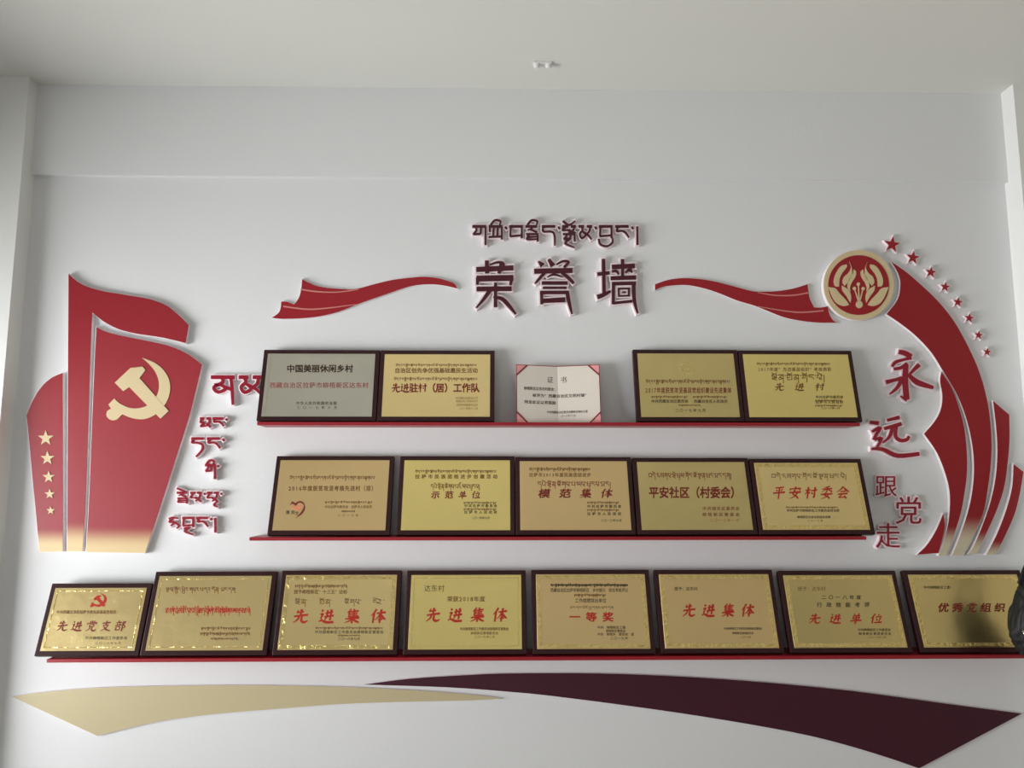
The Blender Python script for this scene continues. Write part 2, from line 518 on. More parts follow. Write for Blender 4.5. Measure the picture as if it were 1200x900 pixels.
# ribbons beside the title
r1 = panel('ribbon_panel', 'red waving ribbon with its split tail, left of the title', 'wall panel',
           C(300, 300, 5, [(270, 135, 1), (300, 152), (360, 176), (430, 188), (500, 193), (580, 194), (700, 163), (800, 140), (900, 128), (980, 122), (1060, 129), (1130, 148),
                           (1162, 162), (1180, 190, 1), (1100, 172), (1020, 165), (930, 172), (850, 194), (740, 232), (640, 266), (580, 289), (480, 328), (380, 352), (280, 364), (160, 368), (92, 362, 1),
                           (130, 335), (143, 310), (148, 267, 1), (180, 268), (222, 284, 1), (245, 255), (258, 225), (266, 185)]), 'red', 'red ribbons', .012, .45)
r2 = panel('ribbon_panel', 'red waving ribbon with its split tail, right of the title', 'wall panel',
           C(760, 260, 5, [(38, 366, 1), (110, 341), (200, 330), (300, 335), (400, 352), (500, 378), (600, 404), (660, 409), (760, 405), (850, 390), (932, 365, 1), (936, 400), (945, 450), (970, 501, 1),
                           (1010, 502), (1050, 495, 1), (1060, 540), (1080, 575), (1105, 590, 1), (1000, 590), (900, 580), (800, 560), (720, 530), (620, 490), (520, 460), (420, 420), (330, 390), (230, 370), (140, 372), (80, 382), (38, 400, 1)]),
           'red', 'red ribbons', .012, .45)
for root, lines in ((r1, [C(300, 300, 5, [(262, 195, 8), (350, 208, 8), (470, 212, 7), (600, 196, 5)]), C(300, 300, 5, [(160, 295, 8), (300, 312, 8), (420, 305, 7), (590, 283, 4)])]),
                    (r2, [C(760, 260, 5, [(640, 413, 4), (740, 430, 7), (850, 430, 8), (935, 415, 8)]), C(760, 260, 5, [(640, 495, 4), (800, 522, 7), (900, 530, 8), (1025, 520, 8)])])):
    for ln in lines:
        ln = [(a, b, w / 5) for a, b, w in ln]
        onpanel(root, 'fold_line', ribbon(ln), 'line', .012, .0012)

# round emblem
def circ(cx, cy, rx, ry, n=56):
    return [(cx + rx * math.cos(2 * math.pi * k / n), cy + ry * math.sin(2 * math.pi * k / n)) for k in range(n)]


ex, ey = 1006.3, 334
em = panel('round_emblem', 'round cream emblem with a red disc and cream petals, right of the title', 'emblem', circ(ex, ey, 41, 41), 'cream', None, .024, .5, n=1, face_name='rim')
onpanel(em, 'disc', circ(ex, ey, 35.6, 35), 'red', .024, .0015, 'red disc')
PET = [[(190, 224, 1), (160, 233), (135, 268), (122, 308), (128, 338), (150, 341, 1), (153, 300), (168, 268), (190, 240)],
       [(203, 209, 1), (213, 238), (200, 268), (176, 290), (168, 318), (180, 337, 1), (202, 312), (218, 280), (216, 240)],
       [(227, 250, 1), (240, 263), (236, 290), (218, 318), (208, 345), (210, 368, 1), (194, 342), (203, 300), (222, 275)],
       [(93, 344, 1), (130, 350), (150, 374), (188, 414), (203, 438, 1), (175, 444), (140, 431), (115, 398)],
       [(165, 336, 1), (200, 358), (214, 393), (210, 427, 1), (190, 392), (168, 362)]]
for P_ in PET:
    for mir in (0, 1):
        q = [((504 - p[0]) if mir else p[0],) + tuple(p[1:]) for p in P_]
        onpanel(em, 'petal', smooth_poly(C(950, 260, 4.5, q), 3), 'cream', .0255, .0015)
for x, y in ((231, 351), (252, 328), (277, 352)):
    onpanel(em, 'stamen', ribbon([(950 + x / 4.5, 260 + y / 4.5, 1.1), (1007.0, 355.2, 1.6)]), 'cream', .0255, .0012)
    onpanel(em, 'stamen_tip', circ(950 + x / 4.5, 260 + y / 4.5, 2, 2, 14), 'cream', .0255, .0016)
onpanel(em, 'drop', circ(1007, 356.8, 4, 4.3, 20), 'cream', .0255, .0018)

# red plumes on the right
RG, BG = srgb(146, 10, 24), srgb(206, 196, 170)
panel('plume_panel', 'largest red plume, sweeping down from the round emblem and fading at its foot', 'wall panel',
      [(1044.9, 307, 1), (1061, 318), (1074, 329), (1092, 345.5), (1105.5, 360), (1119, 378), (1132, 401), (1143, 424), (1149, 440), (1153.5, 455), (1159, 481), (1162, 515.6), (1161, 544.5),
       (1157.5, 573), (1152, 602), (1139, 631), (1129, 651, 1), (1115.6, 651, 1), (1124, 631), (1134, 602), (1140, 573), (1141.6, 544.5), (1138.7, 515.6), (1131.5, 487), (1121, 461), (1107, 437.5),
       (1092, 413.5), (1074, 394), (1056.7, 380), (1039, 368, 1), (1052, 351), (1055.3, 333), (1052.5, 320)], fade(RG, BG, 636, 604), 'red plumes', .018, .5)
panel('plume_panel', 'red plume with a notched inner edge, just inside the largest plume', 'wall panel',
      [(1103.3, 436, 1), (1115.6, 455), (1124, 478), (1130, 501), (1133, 530), (1133, 556), (1130, 579), (1125.7, 602), (1116.5, 631), (1109, 651, 1), (1100, 651, 1), (1108, 628), (1112.5, 606),
       (1113.3, 579), (1108.4, 556), (1098, 530), (1083, 508.4, 1), (1095.4, 494), (1102.6, 480), (1104.6, 463.6), (1102, 447)], fade(RG, BG, 640, 616), 'red plumes', .018, .5)
panel('plume_panel', 'red plume with a slanted top, just outside the largest plume', 'wall panel',
      [(1164, 470, 1), (1182.7, 486, 1), (1183, 515.6), (1180.6, 544.5), (1176.3, 573), (1166.2, 602), (1153, 631), (1144.5, 649, 1), (1134.4, 649, 1), (1139.5, 643), (1150, 620), (1161, 588), (1167, 559),
       (1169, 530), (1167.6, 501)], fade(RG, BG, 646, 622), 'red plumes', .018, .5)
panel('plume_panel', 'short outermost red plume beside the right pilaster', 'wall panel',
      [(1187.9, 544, 1), (1199.4, 553, 1), (1195, 579), (1188, 605), (1173.4, 637), (1166, 650, 1), (1156, 650, 1), (1167.6, 628), (1179, 599), (1186.4, 570.5)], fade(RG, BG, 652, 634), 'red plumes', .018, .5)
panel('plume_panel', 'small red fin at the foot of the plumes, beside the bottom single character', 'wall panel',
      [(1105.5, 602, 1), (1107, 619.7), (1099.7, 648, 1), (1075, 650, 1), (1087, 638), (1098, 620)], 'red', 'red plumes', .018, .5)
SL = ['largest dark red star, topmost, just right of the round emblem', 'second star down the arc beside the plume', 'third star down the arc beside the plume', 'fourth star down the arc beside the plume',
      'fifth star down the arc beside the plume', 'sixth star down the arc beside the plume', 'seventh star down the arc, next above the smallest', 'smallest dark red star, lowest of the arc']
for (x, y, r), lb in zip(((1045.5, 286.5, 9.8), (1070, 301.8, 8), (1091, 319, 6.6), (1107.8, 336.2, 5.9), (1122.7, 354, 5.7), (1136, 372.7, 5.7), (1147, 392.7, 5.2), (1157, 412.4, 4.7)), SL):
    panel('star', lb, 'star', [p + (1,) for p in star(x, y, r, 8)], 'red', 'arc of red stars', .018, .9, 'pinkwhite', face_name='face')

# long swooshes under the shelves
panel('swoosh_panel', 'long beige pointed swoosh under the bottom shelf', 'wall panel',
      [(14, 816.5, 1), (45, 812), (115, 806.3), (225, 803.6), (335, 803.6), (425, 806), (500, 810), (560, 815), (589, 818.8, 1), (550, 820.8), (475, 822.5), (400, 825), (320, 831), (240, 838), (175, 847.5), (114, 862.5, 1)],
      'beige', None, .01, .3, 'white')
panel('swoosh_panel', 'long dark plum pointed swoosh under the bottom shelf', 'wall panel',
      [(427, 802.3, 1), (480, 795.5), (550, 791), (600, 789.2), (700, 789.2), (800, 793), (900, 800), (1000, 810), (1100, 823.5), (1197.5, 836.3, 1), (1077, 900.5, 1), (1025, 883), (950, 862.5), (850, 844), (750, 829), (650, 816), (600, 811), (525, 805.5)],
      'purple', None, .01, .3, 'white')

# ------------------------------------------------------------------ raised characters
def raised(name, label, cat, cells, face, group=None, thick=0.02, margin=1.7, back='pinkwhite', part='letter'):
    """cells: list of stroke lists in pixels; one backing + one coloured face per cell"""
    allp = [p for c in cells for s in c for p in s]
    c0 = W(sum(p[0] for p in allp) / len(allp), max(p[1] for p in allp), 0)
    root = thing(name, label, cat, c0, group)
    for c in cells:
        if not c:
            continue
        par = root
        bk = merge([strip(ribbon(s, margin), thick - .0035 + i * 6e-5, 0) for i, s in enumerate(c)])
        fc = merge([strip(ribbon(s), thick + i * 6e-5, thick - .003) for i, s in enumerate(c)])
        b = meshobj(part if len(cells) > 1 else 'backing', bk[0], bk[1], M[back], par)
        if len(cells) > 1:
            f_ = meshobj('face', fc[0], fc[1], M[face], None)
            loc = f_.location.copy()
            f_.parent = b
            f_.location = loc - root.location
        else:
            meshobj('face', fc[0], fc[1], M[face], par)
    return root


RONG = [[(90, 379, 26), (308, 369, 26)], [(152, 326, 20), (154, 402, 22)], [(168, 352, 8), (212, 337, 12), (248, 342, 14), (250, 362, 10)], [(236, 340, 14), (224, 402, 18)],
        [(92, 432, 30), (308, 428, 30)], [(98, 425, 16), (97, 468, 14)], [(300, 425, 16), (290, 470, 14)], [(92, 493, 24), (298, 491, 24)], [(203, 455, 16), (203, 600, 18)],
        [(172, 498, 22), (135, 550, 16), (90, 603, 7)], [(190, 540, 8), (240, 550, 20), (280, 588, 20), (322, 640, 10)]]
YU = [[(455, 330, 8), (480, 356, 28)], [(515, 318, 14), (540, 358, 28)], [(560, 350, 8), (596, 331, 12), (632, 335, 14), (604, 366, 14)], [(430, 389, 26), (655, 384, 26)],
      [(490, 398, 16), (462, 430, 14), (435, 460, 8)], [(590, 396, 14), (628, 425, 18), (662, 460, 14)], [(505, 424, 4), (545, 408, 12), (600, 424, 4)], [(474, 458, 18), (626, 458, 18)],
      [(480, 486, 12), (620, 486, 12)], [(464, 514, 18), (634, 513, 18)], [(474, 505, 16), (474, 582, 14)], [(480, 562, 22), (612, 556, 26)], [(622, 506, 20), (634, 570, 18), (652, 640, 8)]]
QIANG = [[(800, 406, 18), (872, 398, 18)], [(836, 316, 18), (840, 525, 18)], [(800, 540, 24), (835, 528, 20), (878, 505, 12)], [(948, 318, 18), (948, 430, 14)], [(885, 364, 24), (1020, 357, 24)],
         [(885, 390, 12), (912, 388, 14), (925, 408, 10)], [(965, 398, 10), (990, 375, 14), (1003, 398, 10)], [(878, 430, 20), (1027, 425, 22)], [(885, 462, 18), (1027, 459, 18)], [(895, 455, 16), (893, 582, 16)],
         [(893, 576, 14), (1005, 564, 14)], [(1013, 458, 20), (1017, 560, 18), (1037, 636, 8)], [(920, 491, 9), (992, 490, 9)], [(925, 490, 10), (926, 535, 10)], [(985, 490, 10), (985, 535, 10)],
         [(922, 534, 9), (990, 532, 9)], [(945, 512, 9), (968, 512, 9)]]


def CS(ox, oy, s, strokes):
    return [[(ox + a / s, oy + b / s, w * 1.14 / s) for a, b, w in st] for st in strokes]


for st, lb in ((RONG, 'dark maroon raised character 荣, first of the three big title characters'), (YU, 'dark maroon raised character 誉, middle of the three big title characters'),
               (QIANG, 'dark maroon raised character 墙, last of the three big title characters')):
    raised('character', lb, 'character', [CS(540, 240, 5, st)], 'maroon', 'big title characters')
YONG = [[(185, 42, 15), (210, 48, 18), (236, 62, 16)], [(158, 102, 9), (172, 84, 12), (205, 74, 10), (236, 66, 14)], [(165, 112, 10), (195, 106, 12), (218, 88, 10)], [(214, 92, 18), (211, 160, 20), (217, 236, 20)], [(218, 238, 12), (192, 222, 5)],
        [(133, 166, 16), (170, 156, 12), (198, 150, 16)], [(198, 152, 14), (178, 188, 12), (148, 214, 5)], [(268, 94, 16), (246, 115, 12), (226, 138, 6)], [(224, 132, 8), (258, 165, 20), (325, 188, 12)]]
YUAN = [[(68, 328, 12), (104, 332, 14)], [(76, 366, 9), (110, 350, 12), (84, 396, 9), (116, 392, 10), (92, 436, 8)], [(74, 436, 9), (120, 438, 14), (180, 464, 16), (268, 456, 14)], [(138, 320, 10), (188, 308, 14)],
        [(126, 354, 12), (196, 334, 14)], [(160, 346, 12), (148, 385, 11), (120, 412, 5)], [(176, 342, 10), (172, 384, 12), (192, 402, 13), (218, 398, 12), (226, 384, 8)]]
raised('character', 'red brush-written raised character 永 below the round emblem', 'character', [CS(1000, 400, 3.46, YONG)], 'crimson', 'slogan characters on the right')
raised('character', 'red brush-written raised character 远 above the three thin characters', 'character', [CS(1000, 400, 3.46, YUAN)], 'crimson', 'slogan characters on the right')


def font_raised(ch, x0, x1, y0, y1, label, group):
    c0 = W((x0 + x1) / 2, y1, 0)
    root = thing('character', label, 'character', c0, group)
    bb = glyph(ch, 0)[0]
    ax, bx_ = min(p[0] for p in bb), max(p[0] for p in bb)
    ay, by = min(p[1] for p in bb), max(p[1] for p in bb)
    th = 0.018
    for nm, off, f0, b0, mt in (('backing', .055, th - .003, 0, 'pinkwhite'), ('face', 0, th, th - .003, 'crimson')):
        v, f = glyph(ch, off)
        n = len(v)
        ng = len(glyph(ch, 0)[0])
        P3 = [W(x0 + (p[0] - ax) / (bx_ - ax) * (x1 - x0), y1 - (p[1] - ay) / (by - ay) * (y1 - y0), -f0 - 6e-5 * (gi // ng)) for gi, p in enumerate(v)]
        V = [tuple(p) for p in P3] + [(p[0], -b0, p[2]) for p in P3]
        F = list(f) + [tuple(i + n for i in q[::-1]) for q in f]
        cnt = {}
        for q in f:
            for a, b in zip(q, q[1:] + q[:1]):
                cnt[(a, b)] = 1
        F += [(a, b, b + n, a + n) for (a, b) in cnt if (b, a) not in cnt]
        meshobj(nm, V, F, M[mt], root)


font_raised('跟', 1026, 1051, 558, 582, 'thin red raised character 跟, upper of the three thin ones', 'slogan characters on the right')
font_raised('党', 1050, 1080, 582, 614, 'thin red raised character 党, set to the right of the other two thin ones', 'slogan characters on the right')
font_raised('走', 1027, 1055, 613, 642, 'thin red raised character 走, lowest of the three thin ones', 'slogan characters on the right')


def tib_cells(text, x0, x1, yhead, body, wk=2.3, head=2.8, cellw=None):
    lay = tib_layout(text)
    tot = sum(a for _, a in lay)
    u = (x1 - x0) / tot
    x = x0
    cells = []
    for strokes, adv in lay:
        cell = []
        for st in strokes:
            flat = len(st) == 2 and abs(st[0][1]) < .01 and abs(st[1][1]) < .01
            w = head if flat else wk
            k = len(st)
            cell.append([(x + a * u, yhead + b * body, w * (1 if k == 2 or i < k - 1 else .7)) for i, (a, b) in enumerate(st)])
        x += adv * u
        if cell:
            if adv < .5 and cells:          # a dot or bar belongs to the letter before it
                cells[-1] += cell
            else:
                cells.append(cell)
    return cells


raised('tibetan_lettering', 'dark maroon raised Tibetan line above the three big title characters', 'lettering', tib_cells('གཟི་བརྗིད་སྒྲོམ་བྱང་།', 553.5, 750.5, 265.2, 14.5, 2.4, 3.2), 'maroon', None, margin=1.3)
LC = 'Tibetan lines beside the flag panels'
for txt, a, b, yh, bd, wk, lb in (
        ('ནམ', 247, 312, 442, 19, 3.6, 'crimson raised Tibetan line, topmost and largest, partly behind the silver plaque'),
        ('ཡང་', 234, 268, 490.5, 10, 2.4, 'crimson raised Tibetan line, second from the top'),
        ('ཏང་', 224, 265, 514, 12.5, 2.5, 'crimson raised Tibetan line, third from the top, with a long curved tail'),
        ('གི་', 240, 258, 545, 11, 2.4, 'crimson raised Tibetan line of one letter, fourth from the top'),
        ('རྗེས་སུ་', 207, 262, 577.5, 10.5, 2.0, 'crimson raised Tibetan line, next above the lowest'),
        ('འབྲང་།', 197, 255, 607, 11.5, 2.3, 'crimson raised Tibetan line, lowest, ending in a vertical bar')):
    raised('tibetan_lettering', lb, 'lettering', tib_cells(txt, a, b, yh, bd, wk, wk + .7), 'crimson', LC, margin=1.3)

# ------------------------------------------------------------------ shelves and plaques
TB_T = 0.022                              # board thickness
ROWS = {1: dict(lean=12.0, yb=.095, by=493.6, sy=497.6), 2: dict(lean=16.6, yb=.115, by=626.8, sy=631.9), 3: dict(lean=18.6, yb=.130, by=766.8, sy=772.2)}
for k, r in ROWS.items():
    th = math.radians(r['lean'])
    r['th'] = th
    r['zbf'] = W(583, r['by'], -r['yb']).z
    r['ztop'] = r['zbf'] - TB_T * math.sin(th)
    r['yf'] = -(r['yb'] + .012)
    r['zbot'] = W(583, r['sy'], r['yf']).z
for k, xa, xb, lb in ((1, 301, 1008, 'thin red wooden wall shelf, top one, with five items'), (2, 292, 1015.5, 'thin red wooden wall shelf, middle one, with five gold plaques'),
                      (3, 54.5, 1232, 'thin red wooden wall shelf, bottom and longest one')):
    r = ROWS[k]
    a = W(xa, r['sy'], r['yf']).x; b = W(xb, r['sy'], r['yf']).x
    if k == 3:
        b = min(b, xR)
    o = meshobj('wall_shelf', *box(a, b, r['yf'], 0, min(r['zbot'], r['ztop'] - .012), r['ztop']), M['shelf'])
    bevel(o, .0015)
    tag(o, lb, 'shelf', 'red wall shelves')
    r['zs'] = r['ztop']


REN = [[(.32, .02, .09), (.2, .28, .08), (.02, .5, .03)], [(.2, .3, .09), (.2, .98, .08)]]
BR = {   # brush-written characters, unit cell, (x, y down, pen width)
    '先': [[(.28, .08, .05), (.2, .3, .09)], [(.22, .27, .07), (.64, .2, .09)], [(.48, .02, .10), (.46, .5, .08)], [(.04, .54, .08), (.5, .46, .09), (.94, .42, .1)],
          [(.38, .5, .09), (.3, .75, .08), (.04, .96, .03)], [(.56, .48, .08), (.55, .82, .1), (.75, .93, .11), (.98, .82, .05)]],
    '进': [[(.12, .06, .05), (.22, .2, .11)], [(.06, .4, .07), (.24, .35, .09), (.14, .6, .07), (.18, .8, .05)], [(.02, .88, .06), (.2, .8, .08), (.5, .93, .12), (.99, .92, .1)],
          [(.38, .32, .08), (.86, .22, .09)], [(.34, .56, .08), (.94, .46, .1)], [(.5, .1, .09), (.5, .5, .08), (.38, .8, .04)], [(.74, .04, .1), (.73, .8, .08)]],
    '集': [[(.36, .0, .07), (.14, .28, .05)], [(.26, .16, .08), (.25, .6, .07)], [(.5, .0, .05), (.58, .12, .09)], [(.28, .2, .06), (.84, .14, .08)], [(.3, .32, .05), (.78, .27, .06)],
          [(.3, .43, .05), (.78, .38, .06)], [(.28, .56, .07), (.88, .5, .08)], [(.55, .12, .07), (.55, .54, .06)], [(.04, .7, .07), (.95, .62, .1)], [(.5, .58, .1), (.5, 1.0, .08)],
          [(.46, .7, .08), (.3, .85, .06), (.04, .97, .03)], [(.54, .7, .05), (.72, .84, .1), (.97, .94, .06)]],
    '体': REN + [[(.36, .32, .07), (.94, .24, .1)], [(.64, .04, .1), (.63, .98, .08)], [(.6, .34, .08), (.48, .6, .06), (.3, .78, .03)], [(.66, .36, .05), (.8, .6, .1), (1, .74, .05)], [(.5, .76, .07), (.8, .71, .08)]],
    '单': [[(.28, .04, .05), (.36, .16, .1)], [(.72, .0, .09), (.6, .16, .05)], [(.24, .24, .07), (.26, .56, .08)], [(.24, .24, .06), (.76, .2, .08)], [(.75, .2, .08), (.72, .56, .07)], [(.28, .4, .05), (.72, .37, .06)],
          [(.28, .56, .06), (.72, .53, .06)], [(.03, .74, .08), (.97, .66, .1)], [(.5, .2, .08), (.5, 1.02, .08)]],
    '位': REN + [[(.6, .06, .06), (.66, .18, .1)], [(.4, .34, .07), (.9, .28, .09)], [(.5, .46, .06), (.56, .7, .09)], [(.84, .4, .1), (.7, .82, .05)], [(.34, .9, .08), (.98, .84, .1)]],
    '村': [[(.04, .32, .07), (.46, .26, .08)], [(.26, .04, .09), (.26, .98, .08)], [(.24, .34, .07), (.04, .68, .03)], [(.28, .4, .05), (.42, .56, .08)], [(.5, .34, .07), (.98, .27, .09)],
          [(.8, .04, .09), (.8, .9, .09)], [(.8, .9, .08), (.68, .82, .03)], [(.56, .48, .06), (.64, .62, .09)]],
    '党': [[(.5, 0, .09), (.5, .18, .08)], [(.28, .04, .05), (.36, .16, .08)], [(.74, .02, .08), (.62, .16, .04)], [(.1, .22, .08), (.08, .4, .05)], [(.1, .25, .06), (.92, .2, .09)], [(.92, .2, .08), (.84, .36, .04)],
          [(.3, .38, .06), (.32, .6, .07)], [(.3, .38, .05), (.7, .35, .07)], [(.7, .35, .07), (.68, .58, .06)], [(.32, .58, .06), (.68, .56, .06)], [(.4, .62, .08), (.3, .84, .06), (.06, .98, .03)],
          [(.58, .6, .07), (.57, .86, .09), (.8, .96, .1), (.97, .82, .05)]],
    '支': [[(.12, .26, .08), (.88, .18, .09)], [(.5, .02, .09), (.48, .44, .07)], [(.2, .46, .06), (.7, .4, .08)], [(.7, .4, .08), (.5, .72, .07), (.06, .98, .03)], [(.28, .54, .05), (.56, .82, .1), (.97, .96, .06)]],
    '部': [[(.24, .0, .05), (.32, .12, .09)], [(.06, .2, .06), (.54, .15, .07)], [(.16, .26, .05), (.22, .38, .07)], [(.44, .22, .07), (.36, .4, .04)], [(.02, .48, .07), (.6, .41, .08)], [(.12, .58, .06), (.14, .92, .07)],
          [(.12, .6, .05), (.48, .57, .06)], [(.48, .57, .07), (.46, .88, .06)], [(.14, .88, .06), (.46, .86, .06)], [(.7, .1, .08), (.7, 1.0, .08)], [(.7, .12, .06), (.94, .1, .07)], [(.94, .1, .07), (.78, .38, .05), (.96, .58, .07), (.78, .72, .04)]],
    '平': [[(.16, .12, .07), (.84, .06, .09)], [(.26, .24, .05), (.34, .38, .09)], [(.74, .2, .09), (.62, .38, .04)], [(.03, .54, .08), (.97, .46, .1)], [(.5, .1, .09), (.5, 1.02, .07)]],
    '安': [[(.46, 0, .06), (.54, .12, .1)], [(.1, .16, .08), (.08, .34, .05)], [(.1, .2, .06), (.92, .15, .09)], [(.92, .15, .08), (.84, .32, .04)], [(.5, .26, .09), (.32, .62, .08)], [(.32, .62, .06), (.6, .76, .08), (.82, .97, .08)],
          [(.72, .48, .08), (.5, .8, .06), (.1, .98, .03)], [(.03, .5, .08), (.97, .44, .1)]],
    '委': [[(.68, 0, .08), (.28, .1, .04)], [(.1, .22, .06), (.9, .17, .08)], [(.5, .06, .08), (.5, .46, .07)], [(.46, .22, .06), (.1, .44, .03)], [(.54, .22, .05), (.92, .42, .08)], [(.46, .46, .08), (.3, .7, .07)],
          [(.3, .7, .06), (.58, .8, .08), (.78, .98, .08)], [(.68, .6, .07), (.48, .86, .05), (.1, 1, .03)], [(.03, .64, .07), (.97, .58, .09)]],
    '会': [[(.5, 0, .09), (.3, .26, .07), (.0, .46, .03)], [(.52, .04, .05), (.74, .28, .1), (1, .42, .06)], [(.3, .42, .06), (.72, .38, .08)], [(.12, .62, .07), (.9, .56, .09)], [(.48, .6, .08), (.22, .9, .06)],
          [(.22, .9, .06), (.74, .84, .07)], [(.64, .72, .05), (.84, .96, .1)]],
}


class Plaque:
    def __init__(self, row, tl, tr, bl, br, plate, label, group, rim=None):
        r = ROWS[row]
        th = r['th']
        # width and place from the bottom edge; height from where the top edge stands
        B0, B1 = W(*bl, -r['yb']), W(*br, -r['yb'])
        ty = (tl[1] + tr[1]) / 2
        # top edge: intersect the leaning plane with the ray through the top edge's middle
        n = Vector((0, -math.cos(th), -math.sin(th))) * -1
        p0 = Vector((0, -r['yb'], r['zbf']))
        nrm = Vector((0, math.cos(th), -math.sin(th)))   # into the wall, normal of the leaning face
        def hit(px, py):
            o, d = ray(px, py)
            return o + d * ((p0 - o).dot(nrm) / d.dot(nrm))
        self.hit = hit
        T0, T1 = hit(*tl), hit(*tr)
        H = ((T0 + T1) / 2 - p0).dot(Vector((0, math.sin(th), math.cos(th))))
        H = min(H, (r['yb'] - TB_T * math.cos(th) - .001) / math.sin(th))
        cx = (B0.x + B1.x + T0.x + T1.x) / 4
        w = ((B1.x - B0.x) + (T1.x - T0.x)) / 2
        self.W, self.H, self.cx, self.p0, self.th = w, H, cx, Vector((cx, p0.y, p0.z)), th
        self.root = thing('award_plaque', label, 'plaque', self.p0, group, (-th, 0, 0))
        hw = w / 2 - .0012
        self.hw = hw
        o = meshobj('backing_board', *box(-hw, hw, 0, TB_T, 0, H), M['wood'], self.root, 'local')
        bevel(o, .0025)
        m = .0165
        self.m = m
        v, f = box(-hw + m, hw - m, -.0012, .0002, m, H - m)
        bevel(meshobj('metal_plate', v, f, M[plate], self.root, 'local'), .0004, 1)
        if rim:
            a0, a1 = (m + .004, m + .016) if rim == 'wide' else (m + .010, m + .0125)
            q = [box(-hw + a0, hw - a0, -.0020, -.0012, a0, a1), box(-hw + a0, hw - a0, -.0020, -.0012, H - a1, H - a0),
                 box(-hw + a0, -hw + a1, -.0020, -.0012, a1, H - a1), box(hw - a1, hw - a0, -.0020, -.0012, a1, H - a1)]
            meshobj('embossed_border', *merge(q), M['gold_rim'] if plate != 'silver' else M['silver'], self.root, 'local')

    def loc(self, px, py):
        q = self.hit(px, py)
        return (q.x - self.cx, (q - self.p0).dot(Vector((0, math.sin(self.th), math.cos(self.th)))))

    def quad(self, x0, x1, y0, y1, y):
        a, b, c, d = self.loc(x0, y1), self.loc(x1, y1), self.loc(x0, y0), self.loc(x1, y0)
        def f(s, t):
            u = (a[0] * (1 - s) + b[0] * s) * (1 - t) + (c[0] * (1 - s) + d[0] * s) * t
            v = (a[1] * (1 - s) + b[1] * s) * (1 - t) + (c[1] * (1 - s) + d[1] * s) * t
            return (u, y(u) if callable(y) else y, v)
        return f

    def text(self, s, x0, x1, yc, h, ink='ink', off=0.012, cw=None, shear=0.0, y=-.0016):
        chars = list(s)
        if h >= 8 and shear > 0:
            return self.brush(chars, x0, x1, yc, h, ink, cw, shear)
        n = len(chars)
        if cw is None:
            cw = min((x1 - x0) / n, h * 1.05)
        # western digits take a narrower cell than the square characters
        adv = [.62 if '0' <= q_ <= '9' else 1.0 for q_ in chars]
        gap = (x1 - x0 - cw * sum(adv)) / max(1, n - 1)
        pos, cur = [], 0.0
        for a_ in adv:
            pos.append(cur - (1 - a_) / 2 * cw)
            cur += a_ * cw + gap
        Q = self.quad(x0, x1, yc - h / 2, yc + h / 2, y)
        V, F = [], []
        for i, ch in enumerate(chars):
            if ch == ' ':
                continue
            if h >= 8 and V:                # large characters are pieces of their own
                meshobj('lettering', V, F, M[ink], self.root, 'local')
                V, F = [], []
            v, f = glyph(ch, off)
            k = len(V)
            per = len(v) // 4 if off > .004 else len(v) + 1
            for gi, (gx, gy) in enumerate(v):
                X = (pos[i] + (gx + shear * (gy - .38)) * cw) / (x1 - x0)
                a_ = Q(X, gy + .12)
                V.append((a_[0], a_[1] - 4e-5 * (gi // per), a_[2]))
            F += [tuple(j + k for j in q) for q in f]
        o = meshobj('lettering', V, F, M[ink], self.root, 'local')
        return o

    def brush(self, chars, x0, x1, yc, h, ink, cw, shear):
        n = len(chars)
        cw = cw or h
        step = (x1 - x0 - cw) / max(1, n - 1)
        Q = self.quad(x0, x1, yc - h / 2, yc + h / 2, -.0016)
        for i, ch in enumerate(chars):
            V, F = [], []
            if ch in BR:
                for si, st in enumerate(BR[ch]):
                    rb = ribbon([(a, b, w * 1.55) for a, b, w in st], n=3)
                    k, m2 = len(V), len(rb)
                    for a, b in rb:
                        q_ = Q((i * step + (a + shear * (.5 - b)) * cw) / (x1 - x0), 1 - b)
                        V.append((q_[0], q_[1] - 3e-5 * si, q_[2]))
                    F += [(k + j, k + j + 1, k + m2 - 2 - j, k + m2 - 1 - j) for j in range(m2 // 2 - 1)]
            else:
                v, f = glyph(ch, .03)
                per = len(v) // 4
                for gi, (gx, gy) in enumerate(v):
                    q_ = Q((i * step + (gx + shear * (gy - .38)) * cw) / (x1 - x0), gy + .12)
                    V.append((q_[0], q_[1] - 4e-5 * (gi // per), q_[2]))
                F = list(f)
            meshobj('lettering', V, F, M[ink], self.root, 'local')

    def tib(self, s, x0, x1, yh, body, ink='ink', wk=.55, y=-.0016):
        V, F = [], []
        Q = self.quad(x0, x1, yh - body, yh + body, y)
        for c in tib_cells(s, x0, x1, yh, body, wk, wk * 1.25):
            for si, st in enumerate(c):
                rb = ribbon(st, n=2)
                h = len(rb) // 2
                k = len(V)
                V += [(lambda q_: (q_[0], q_[1] - 3e-5 * si, q_[2]))(Q((p[0] - x0) / (x1 - x0), (yh + body - p[1]) / (2 * body))) for p in rb]
                F += [(k + i, k + i + 1, k + 2 * h - 2 - i, k + 2 * h - 1 - i) for i in range(h - 1)]
        return meshobj('lettering', V, F, M[ink], self.root, 'local')

    def shape(self, name, poly, mat, y=-.0016, label=None):
        pts = [self.loc(*p[:2]) for p in poly]
        n = len(pts)
        tris = tessellate_polygon([[Vector((p[0], p[1], 0)) for p in pts]])
        V = [(p[0], y, p[1]) for p in pts] + [(p[0], -.0011, p[1]) for p in pts]
        F = [tuple(t_) for t_ in tris] + [(i, (i + 1) % n, n + (i + 1) % n, n + i) for i in range(n)]
        o = meshobj(name, V, F, M[mat], self.root, 'local')
        if label:
            o['label'] = label
        return o


